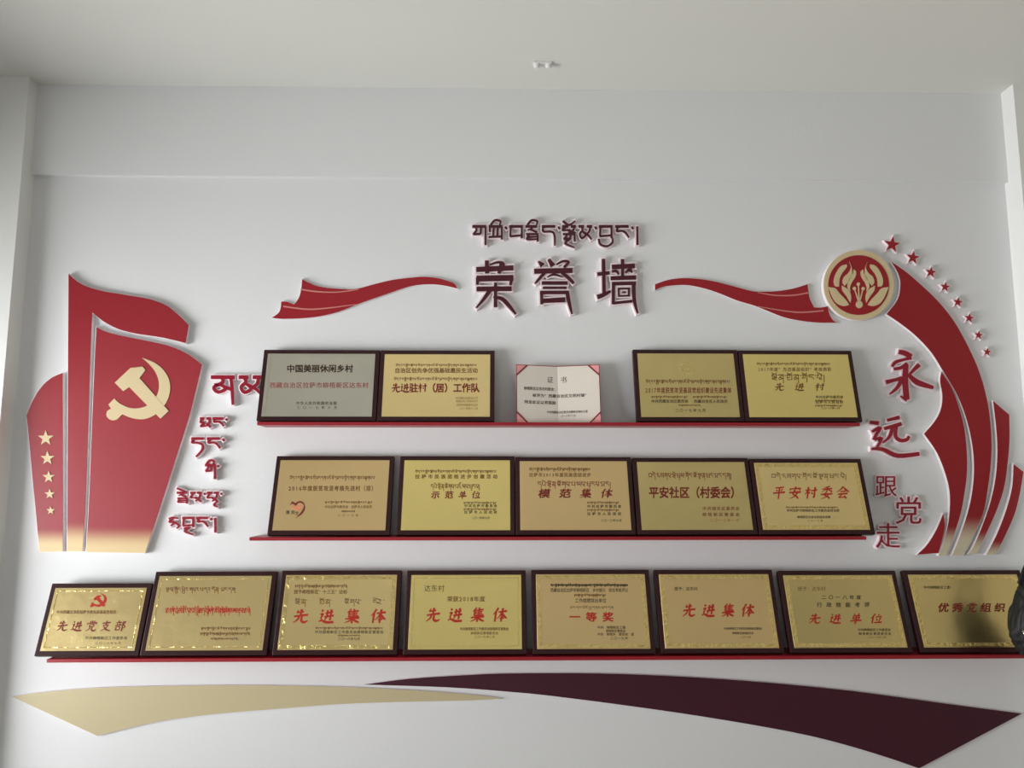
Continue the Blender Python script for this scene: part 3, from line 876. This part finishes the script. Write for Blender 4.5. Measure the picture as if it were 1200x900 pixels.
G1, G2, G3 = 'plaques on the top shelf', 'plaques on the middle shelf', 'plaques on the bottom shelf'
T1_ = 'བོད་རང་སྐྱོང་ལྗོངས་ཀི་ཡང་དག་པའི་མི་དམངས་སྲིད་གཞུང་ནས་བསྒྲགས་པ་'
T2_ = 'ལྷ་ས་གྲོང་ཁྱེར་མི་རིགས་མཐུན་སྒྲིལ་ཡར་རྒྱས་'
T3_ = 'དཔེ་སྟོན་ཚོགས་པ་ཡང་དག་རི་མོ།'
PL = {}
# ---- top shelf
a = Plaque(1, (308.7, 408.7), (446.5, 411), (300.3, 494), (440.2, 493), 'silver', 'silver metal plaque in a dark red frame, at the left end of the top shelf', G1, 'thin')
a.text('中国美丽休闲乡村', 336, 414, 432, 9.5, off=.03)
a.text('西藏自治区拉萨市柳梧新区达东村', 316, 432, 451.5, 7, 'inkfaint', .02)
a.text('中华人民共和国农业部', 347, 395, 472.6, 4.2)
a.text('二〇一七年十月', 348, 395, 477.8, 3.6)
b = Plaque(1, (446.5, 410.5), (579.8, 410.5), (440.2, 493), (580, 492.6), 'gold_a', 'gold plaque second from the left end of the top shelf, beside the silver one', G1)
b.tib(T1_, 464, 559, 427.2, 2, 'inkbrown', .5)
b.text('自治区创先争优强基础惠民生活动', 462.5, 560, 434.3, 6.2, 'inkbrown', .02)
b.tib(T1_, 462, 560, 443.2, 2.4, 'inkbrown', .55)
b.text('先进驻村（居）工作队', 459, 562, 454.6, 11, 'inkdeep', .024, 10.5, .01)
for yy, n0, s in ((466.7, 534, '中共西藏自治区委员会办公厅'), (470.2, 534.5, '西藏自治区人民政府办公厅'), (474.6, 535, '创先争优强基惠民活动办'), (478.8, 538, '二〇一四年十二月')):
    b.text(s, n0, 560, yy, 3.1, 'inkbrown', .0)
d = Plaque(1, (740.5, 409), (865.6, 410.2), (746.5, 493.8), (872, 494.6), 'gold_g', 'gold plaque with a small embossed round crest, right of the open certificate', G1)
cc = (805, 431.5)
for i in range(14):
    t0, t1 = 2 * math.pi * i / 14, 2 * math.pi * (i + .8) / 14
    d.shape('crest', [(cc[0] + r_ * math.cos(q), cc[1] + r_ * math.sin(q)) for r_, q in ((8, t0), (8, t1), (6.6, t1), (6.6, t0))], 'gold_rim', -.0022)
d.shape('crest', star(cc[0], cc[1], 4), 'gold_rim', -.0022)
d.tib(T1_, 757, 855.5, 446, 2.9, 'inkbrown', .65)
d.text('2017年度脱贫攻坚基层党组织建设先进集体', 756, 857, 457.5, 7.2, 'inkdeep', .015)
d.tib(T2_, 763.5, 806, 464.6, 1.5, 'inkbrown', .45); d.tib(T2_, 812, 852, 464.6, 1.5, 'inkbrown', .45)
d.text('中共西藏自治区委员会', 763, 806.5, 470.2, 4.2); d.text('西藏自治区人民政府', 813, 852.5, 470.4, 4.2)
d.tib(T3_, 795, 821, 474.6, 1.3, 'inkbrown', .4)
d.text('二〇一七年九月', 791, 827, 481, 4)
e = Plaque(1, (865.6, 410.6), (998.8, 410.6), (872, 494.6), (1010.8, 495.6), 'gold_b', 'gold plaque at the right end of the top shelf', G1)
e.tib(T1_, 887, 973, 425.8, 2, 'inkbrown', .5)
e.text('2017年度“先进基层组织”考核表彰', 888, 974, 433, 5, 'inkbrown', .01)
e.tib('སྔོན་ཐོན་གོང་སེ།', 904, 967, 439.5, 6, 'inkbrown', .95)
e.text('先进村', 908, 966, 453.5, 9.5, 'inkbrown', .035, 11, .12)
for yy, s in ((466, '中共拉萨市委员会'), (472, '拉萨市人民政府')):
    e.text(s, 955.5, 988, yy - .6, 3.8); e.tib(T2_, 955, 987, yy + 3, 1.2, 'inkbrown', .4)
e.text('二〇一八年一月', 962, 984, 478.4, 3)
# ---- open certificate
cz = Plaque.__new__(Plaque)
r = ROWS[1]
th = math.radians(9)
cz.th, cz.p0 = th, Vector((0, -.085, r['zs']))
nrm = Vector((0, math.cos(th), -math.sin(th)))
p0 = cz.p0.copy()
cz.hit = lambda px, py: (lambda o, d_: o + d_ * ((p0 - o).dot(nrm) / d_.dot(nrm)))(*ray(px, py))
L_, R_ = cz.hit(605.2, 494), cz.hit(704.8, 494)
cz.cx = (L_.x + R_.x) / 2
cw_ = (R_.x - L_.x) / 2
cz.p0 = Vector((cz.cx, p0.y, p0.z))
ch_ = cz.loc(655, 427)[1]
cz.root = thing('certificate_booklet', 'open red certificate booklet with white pages and pink corners, middle of the top shelf', 'certificate', cz.p0, None, (-th, 0, 0))
fold = lambda u, o=0.0: (.022 * (1 - abs(u) / cw_)) + o       # the spine lies deepest


def folded(name, poly, mat, o, cut=True):
    """a thin sheet following the fold: poly in local (u, v), convex, on one side of the spine"""
    n = len(poly)
    V = [(u, fold(u, o), v) for u, v in poly] + [(u, fold(u, o + .0008), v) for u, v in poly]
    F = [tuple(range(n)), tuple(range(2 * n - 1, n - 1, -1))] + [(i, (i + 1) % n, n + (i + 1) % n, n + i) for i in range(n)]
    return meshobj(name, V, F, M[mat], cz.root, 'local')


for s in (-1, 1):
    V, F = [], []
    for u, dd in ((0, 0), (s * cw_, 0), (s * cw_, .006), (0, .006)):
        for v in (0, ch_):
            V.append((u, fold(u, dd), v))
    F = [(0, 2, 3, 1), (2, 4, 5, 3), (4, 6, 7, 5), (6, 0, 1, 7), (0, 6, 4, 2), (1, 3, 5, 7)]
    meshobj('cover', V, F, M['cover'], cz.root, 'local')
    folded('page', [(0, .002), (s * (cw_ - .003), .002), (s * (cw_ - .003), ch_ - .003), (0, ch_ - .003)], 'page', -.001)
    for v0, sg in ((.002, 1), (ch_ - .003, -1)):
        U = s * (cw_ - .002)
        folded('corner_tab', [(U, v0), (U - s * .030, v0), (U, v0 + sg * .030)], 'strap', -.0018)
        o_ = folded('corner_ribbon', [(U - s * .034, v0), (U - s * .042, v0), (U, v0 + sg * .042), (U, v0 + sg * .034)], 'cover', -.0024)
cy = lambda u: fold(u, -.0014)
cz.text('证 书', 641, 665, 443.5, 8, 'ink', -.006, 8, y=cy)
cz.text('柳梧新区达东村村委会：', 614, 653, 454.6, 4.2, y=cy)
cz.text('被评为“西藏自治区文明村镇”', 624, 690, 462.5, 4.4, y=cy)
cz.text('特发此证以资鼓励', 614.5, 652, 470.5, 4.4, y=cy)
cz.text('中共西藏自治区委员会精神文明办公室', 641, 689, 481.6, 3.2, y=cy)
cz.text('二〇一六年十二月', 657, 675, 486, 2.6, y=cy)
# ---- middle shelf
f = Plaque(2, (322.8, 534.3), (461.8, 534.3), (313.6, 627), (458, 627), 'gold_c', 'tan gold plaque with a red heart mark, at the left end of the middle shelf', G2)
f.tib(T1_, 340, 440, 558.5, 3, 'inkbrown', .6)
f.text('2016年度脱贫攻坚考核先进村（居）', 338, 441, 572.4, 6.6, 'inkbrown', .02)
HEART = [(346.3, 596, 1), (342, 591), (346, 588), (349, 591), (353, 588), (357, 589), (358.5, 594), (355, 600), (347.5, 607, 1), (353, 599), (354.5, 593.5), (351, 592.5)]
f.shape('heart_mark', smooth_poly([(346, 597.5, 1), (341.5, 594.5), (343, 592), (346.5, 594.4, 1), (350, 591.6), (353, 592), (353.8, 594.5), (351, 598), (346, 598)], 3), 'peach', -.0017, 'peach fill inside the heart mark')
f.shape('heart_mark', smooth_poly([(340, 592.5, 1), (343, 590.4), (346.6, 593.2, 1), (350, 589.6), (354.5, 590.2), (356, 594), (353, 600), (346.5, 607.5, 1), (354.5, 602), (357.6, 595), (355.5, 588.6), (350.5, 587.4), (346.3, 589.6, 1), (342.5, 587.8)], 3), 'inkdeep', -.0019, 'red open heart outline')
f.text('惠民', 335, 346, 600.5, 4.6); f.text('生', 346, 350.5, 601.5, 4.6)
f.tib(T2_, 381, 437, 588, 1.6, 'inkbrown', .45)
f.text('中共拉萨市委员会 拉萨市人民政府', 380.5, 436, 594, 3.6, 'inkbrown')
f.tib(T3_, 400, 416, 598.8, 1.3, 'inkbrown', .4)
f.text('二〇一六年', 396, 420, 604, 3, 'inkbrown')
g = Plaque(2, (468.3, 534.3), (603.3, 534.6), (464, 626.4), (603.8, 626.4), 'gold_b', 'bright yellow-gold plaque second from the left on the middle shelf', G2)
g.tib(T1_, 487, 582, 551.6, 2.3, 'inkbrown', .6)
g.text('拉萨市民族团结进步创建活动', 486.5, 583, 558.6, 5.2, 'inkbrown', .025)
g.tib('དཔེ་སྟོན་ཚོགས་པའི་ལས་ཁུངས།', 505, 562.5, 568, 4.6, 'inkbrown', .75)
g.text('示范单位', 505.5, 563, 580, 9, 'inkdeep', .035, 10, .12)
for yy, s in ((588.8, '中共拉萨市委员会'), (596.3, '拉萨市人民政府')):
    g.tib(T2_, 543.5, 582, yy, 1.5, 'inkbrown', .45); g.text(s, 544, 582.5, yy + 4, 3.7, 'ink', .02)
g.text('二〇一四年九月', 553, 574, 607, 3)
h = Plaque(2, (603.3, 535), (740.2, 536), (604, 626.6), (745.5, 626.8), 'gold_c', 'tan gold plaque in the centre of the middle shelf', G2)
h.tib(T1_, 620.5, 692, 549, 2.6, 'inkbrown', .6)
h.text('拉萨市2013年度民族团结进步', 620, 692.5, 556.6, 5, 'inkbrown', .02)
h.tib('དཔེ་སྟོན་ཚོགས་པ་ལས་ཁུངས་ཡང།', 630, 716, 565, 5, 'inkdeep', .75)
h.text('模范集体', 631, 718, 578.3, 11, 'inkdeep', .035, 14, .15)
for yy, s in ((588.5, '中共拉萨市委员会'), (597.2, '拉萨市人民政府')):
    h.tib(T2_, 688, 725.5, yy, 1.5, 'inkbrown', .45); h.text(s, 688, 728, yy + 5, 3.9, 'ink', .02)
h.text('二〇一三年九月', 704, 728.5, 610, 3.2)
i_ = Plaque(2, (741, 536.2), (879.8, 536.8), (746, 626.8), (886.2, 627.4), 'gold_g', 'olive gold plaque with a bracketed name, second from the right on the middle shelf', G2)
i_.tib('བདེ་འཇགས་སྡེ་ཁུལ་གོང་ཚོ་ལྷན་ཁང་ཡང་དག།', 760, 857, 555, 5, 'inkdeep', .7)
i_.text('平安社区（村委会）', 760, 868, 577.2, 14, 'inkdeep', .028, 12)
for yy, s in ((596, '中共城关区委员会'), (603, '柳梧新区管委会')):
    i_.text(s, 823, 866.5, yy, 4.6, 'inkdeep', .01)
i_.text('二〇一三年一月', 832, 866, 609.8, 3.6, 'inkred', .0)
j = Plaque(2, (880.2, 537), (1011, 538), (886.2, 627.5), (1024.7, 628), 'gold_a', 'gold plaque with large red characters, at the right end of the middle shelf', G2, 'wide')
j.tib('བདེ་འཇགས་གོང་ཚོ་ལྷན་ཁང་སེ།', 904, 992, 555.8, 4.8, 'inkbrown', .7)
j.text('平安村委会', 905.5, 994.5, 577.5, 14.5, 'inkred', .035, 14.5, .12)
j.tib(T1_, 921, 982, 594.2, 1.2, 'inkbrown', .4)
j.text('中共拉萨市柳梧新区工作委员会政法委', 921.5, 983.5, 598.3, 3.5)
j.text('柳梧新区社会治安综合治理', 934, 973, 606, 3.3)
j.text('二〇一三年', 946, 964, 610.4, 2.4)
# ---- bottom shelf
k_ = Plaque(3, (61.3, 683.3), (178.5, 683.6), (38.6, 768), (163.2, 767.6), 'gold_a', 'smallest gold plaque, with a red hammer and sickle, left end of bottom shelf', G3, 'thin')
sx, sy, ox, oy = 0.245, 0.22, 116.2 - 163 * .245, 703.5 - 456 * .22
sk = lambda P_: [(ox + p[0] * sx - (oy + p[1] * sy - 703) * .15, oy + p[1] * sy) + tuple(p[2:]) for p in P_]
k_.shape('crest', smooth_poly(sk(SICKLE), 2), 'inkred', -.0020, 'red sickle'); k_.shape('crest', smooth_poly(sk(HAMMER), 2), 'inkred', -.0023, 'red hammer')
k_.text('中共西藏自治区拉萨市委先进基层党组织', 66.5, 136.5, 717.3, 4.4, 'inkbrown', .02)
k_.text('先进党支部', 67.5, 147.5, 733.6, 12.5, 'inkdeep', .03, 12.5, .25)
k_.text('中共柳梧新区工作委员会', 100, 149.5, 747.7, 4.2, 'ink', .01); k_.text('二〇一八年七月', 112, 142, 753.8, 3.4, 'inkbrown')
l = Plaque(3, (181.4, 669.6), (322.7, 669.6), (164.2, 767.2), (315.6, 766.6), 'gold_a', 'gold plaque with one dense red Tibetan line, second from left, bottom shelf', G3, 'thin')
l.tib('ལྷ་ས་གྲོང་ཁྱེར་གསར་པ་དར་དོན་ ཡང་དག་', 195, 277, 689, 4, 'inkbrown', .8)
l.tib('ཡང་ས་གོང་རྗེས་སེ་མི་རི་དབང་བདེ་ཁྲིམས་དཔེ་སྒྲིལ་གོང་ཚོ་སྔོན་ཐོན་ཚོགས་པ་ལས་ཁུངས་ཡང་སེ།', 194.5, 293.5, 713, 5.5, 'inkred', .75)
l.tib(T2_, 236, 294.5, 735.6, 2, 'inkbrown', .6); l.tib(T2_ + T3_, 235, 293, 741.8, 2, 'inkbrown', .6); l.tib(T3_, 247, 279, 748, 1.6, 'inkbrown', .5)
m_ = Plaque(3, (329.2, 668.5), (470.8, 668.2), (319.4, 767), (466.6, 766.2), 'gold_a', 'gold plaque with four spaced Tibetan words, third from left on the bottom shelf', G3, 'wide')
m_.tib(T2_ + T3_, 346, 407, 686, 2.4, 'inkbrown', .55)
m_.text('授予柳梧新区“十三五”达标', 344.5, 407, 693.6, 5.2, 'inkbrown', .02)
for xa, s in ((346, 'སྔོན་'), (374.5, 'ཐོན་'), (404, 'ཚོགས་'), (437, 'སེ་')):
    m_.tib(s, xa, xa + (15 if xa != 404 else 20), 703, 5, 'inkbrown', .8)
m_.text('先进集体', 344, 452.5, 722, 17, 'inkred', .035, 18, .15)
m_.tib(T1_, 370, 449, 735.5, 1.8, 'inkbrown', .5); m_.text('中共柳梧新区工作委员会柳梧新区管委会', 369, 449.5, 740.7, 4)
m_.tib(T3_, 396, 422, 744.4, 1.2, 'inkbrown', .4); m_.text('二〇一六年七月', 396, 422, 748.7, 3.4)
n_ = Plaque(3, (476.5, 668.5), (616.3, 668.2), (472, 766.2), (617.8, 766.2), 'gold_b', 'yellow-gold plaque reading 2018 in dark ink, fourth from left on the bottom shelf', G3, 'thin')
n_.text('达东村', 497, 521, 689.5, 8.5, 'ink', .0, 7.8)
n_.text('荣获2018年度', 524, 568.5, 702, 6.6, 'inkbrown', .02, 6.6)
n_.text('先进集体', 499.5, 594.5, 720.5, 17, 'inkred', .035, 17, .15)
n_.text('中共柳梧新区工作委员会柳梧新区管委会', 539, 596, 737, 3.8, 'inkbrown', .02); n_.text('柳梧新区管理委员会', 551.5, 584, 742, 3.6, 'inkbrown'); n_.text('二〇一九年二月', 556, 580, 746.3, 3, 'inkbrown')
o_ = Plaque(3, (622, 667.6), (760.5, 667.6), (624, 765.8), (769, 765.8), 'gold_c', 'gold plaque with three large spaced characters, fifth from left, bottom shelf', G3, 'wide')
o_.tib(T1_ + T1_, 645.5, 736, 685, 2, 'ink', .7)
o_.text('西藏自治区拉萨市柳梧新区 乡村振兴 综合考核评比', 645, 736, 691.6, 5, 'ink', .01)
o_.tib(T2_, 673, 710, 696.8, 1.8, 'inkbrown', .6); o_.text('工作成绩突出单位', 673.5, 710.5, 703.8, 5.6, 'ink', .01)
o_.tib('ཨང་དང་པོའི་བྱ་དགའ་ཡང་དག', 668, 719, 711, 2.2, 'inkbrown', .45)
o_.text('一等奖', 667, 719, 723, 11.5, 'inkred', .03, 13)
for yy, s, xa, xb in ((735.3, '中共 柳梧新区工委', 700, 733), (739.4, '柳梧新区管委会', 710, 733), (743.3, '中共 柳梧乡 委员会 宣', 700, 743), (748, '二〇一九年', 715, 736)):
    o_.text(s, xa, xb, yy, 3.6)
p_ = Plaque(3, (766.3, 667.6), (905, 667.6), (773.7, 766), (920, 766), 'gold_c', 'gold plaque with slanting red characters, third from the right on the bottom shelf', G3, 'wide')
p_.text('授予：达东村', 790, 817.5, 690, 4.8, 'ink', .01)
p_.text('先进集体', 800, 884, 715.2, 15.5, 'inkred', .035, 15.5, .15)
p_.text('中共柳梧新区工作委员会柳梧新区管委会', 848, 893, 736.7, 3.2); p_.text('柳梧新区管理委员会', 858, 883, 742, 3.2); p_.text('二〇一七年', 868, 880, 746.6, 2.6, 'inkbrown')
q_ = Plaque(3, (911.3, 668.6), (1048.5, 668.6), (925.6, 766), (1071.8, 766), 'gold_g', 'olive gold plaque with two dark lines over red ones, second from right, bottom shelf', G3, 'wide')
q_.text('授予：达东村', 934.5, 967.5, 690, 5.6, 'inkbrown', .0)
q_.text('二〇一八年度', 962.5, 1009, 700, 5.4, 'ink', .015); q_.text('行政效能考评', 957, 1019, 708.8, 6, 'ink', .015)
q_.text('先进单位', 948, 1034, 725, 12, 'inkred', .035, 14, .15)
q_.text('中共柳梧新区工作委员会', 1005, 1043.5, 738, 3.4); q_.text('柳梧新区管理委员会', 1006, 1044, 742.6, 3.4); q_.text('二〇一九年二月', 1017, 1038, 746.8, 2.6, 'inkbrown')
s_ = Plaque(3, (1057.8, 668), (1197, 668), (1077.6, 765.6), (1222, 765.6), 'gold_g', 'darker gold plaque at the right end of the bottom shelf, beside the black bag', G3, 'wide')
s_.text('中共柳梧新区工委：', 1082, 1117, 688.4, 3.8)
s_.text('优秀党组织', 1099, 1178, 712, 11, 'inkdeep', .03, 13, .12)

# ------------------------------------------------------------------ ceiling fitting
def onceil(px, py):
    o, d_ = ray(px, py)
    return o + d_ * ((zC - o.z) / d_.z)


c0 = onceil(636, 74)
rt = thing('ceiling_detector', 'small white detector with two lobes on the ceiling above the title', 'detector', (c0.x, c0.y, zC))


def disc(name, cx, cy, r, z0, z1, r2, mat, parent, n=24):
    V = [(cx + r * math.cos(2 * math.pi * i / n), cy + r * math.sin(2 * math.pi * i / n), z0) for i in range(n)]
    V += [(cx + r2 * math.cos(2 * math.pi * i / n), cy + r2 * math.sin(2 * math.pi * i / n), z1) for i in range(n)]
    F = [(i, (i + 1) % n, n + (i + 1) % n, n + i) for i in range(n)] + [tuple(range(n))[::-1], tuple(range(n, 2 * n))]
    return meshobj(name, V, F, M[mat], parent, 'local')


bevel(meshobj('base_plate', *box(-.034, .034, -.014, .014, -.006, 0), M['plastic'], rt, 'local'), .002)
disc('lamp_head', -.022, 0, .013, -.006, -.022, .009, 'plastic', rt)
disc('lamp_head', .022, 0, .013, -.006, -.022, .009, 'plastic', rt)

# ------------------------------------------------------------------ black bag at the right edge
bc = W(1214, 726, -.27)
bag = thing('hanging_bag', 'black cloth bag cut off by the right edge, in front of the last gold plaque', 'bag', bc)
bm = bmesh.new()
bmesh.ops.create_icosphere(bm, subdivisions=5, radius=1)
rnd = random.Random(4)
from mathutils import noise
for v in bm.verts:
    n0 = v.co.copy()
    k = 1 + .16 * noise.noise(n0 * 1.9 + Vector((3, 1, 7))) + .06 * noise.noise(n0 * 6)
    # a soft box: bulging low, narrower at the top
    p = Vector([math.copysign(abs(c) ** .7, c) for c in n0])
    wdt = .070 * (1 + .18 * math.sin(p.z * 2.6 + 2.6))
    v.co = Vector((p.x * wdt * k, p.y * .045 * k, p.z * .125 * k))
me = bpy.data.meshes.new('bag_body'); bm.to_mesh(me); bm.free()
me.materials.append(M['black'])
for q in me.polygons:
    q.use_smooth = True
o = bpy.data.objects.new('bag_body', me); COL.objects.link(o); o.parent = bag


def tube(name, pts, r, mat, parent, flat=1.0):
    V, F = [], []
    n = 10
    for i, p in enumerate(pts):
        a, b2 = Vector(pts[max(i - 1, 0)]), Vector(pts[min(i + 1, len(pts) - 1)])
        t_ = (b2 - a).normalized()
        s_1 = t_.cross(Vector((0, 1, 0))).normalized()
        s_2 = t_.cross(s_1)
        for k in range(n):
            an = 2 * math.pi * k / n
            V.append(tuple(Vector(p) + s_1 * r * math.cos(an) + s_2 * r * flat * math.sin(an)))
    for i in range(len(pts) - 1):
        F += [(i * n + k, i * n + (k + 1) % n, (i + 1) * n + (k + 1) % n, (i + 1) * n + k) for k in range(n)]
    F += [tuple(range(n)), tuple(range((len(pts) - 1) * n, len(pts) * n))]
    return meshobj(name, V, F, M[mat], parent, 'local', smooth=True)


hook = Vector((.17, .27 - PIL_R - .012, .62))
s0 = Vector((-.045, 0, .115))
pts = []
for i in range(15):
    t_ = i / 14
    pts.append(tuple(s0 * (1 - t_) + hook * t_ + Vector((.05 * math.sin(math.pi * t_), 0, 0))))
tube('strap', pts, .011, 'black', bag, .35)
tube('strap', [tuple(Vector((.05, 0, .10)) * (1 - t_ / 10) + hook * (t_ / 10)) for t_ in range(11)], .011, 'black', bag, .35)
tube('buckle', [(-.068, -.03, -.03), (-.062, -.034, -.045), (-.054, -.034, -.055)], .004, 'chrome', bag)['label'] = 'small pale buckle'
hk = meshobj('coat_hook', *merge([box(bc.x + .155, bc.x + .185, -PIL_R - .006, -PIL_R, bc.z + .58, bc.z + .65), box(bc.x + .165, bc.x + .175, -PIL_R - .035, -PIL_R, bc.z + .60, bc.z + .61),
                                  box(bc.x + .165, bc.x + .175, -PIL_R - .035, -PIL_R - .027, bc.z + .60, bc.z + .635)]), M['chrome'])
tag(hk, 'metal coat hook on the right pilaster that holds the black bag strap', 'hook')
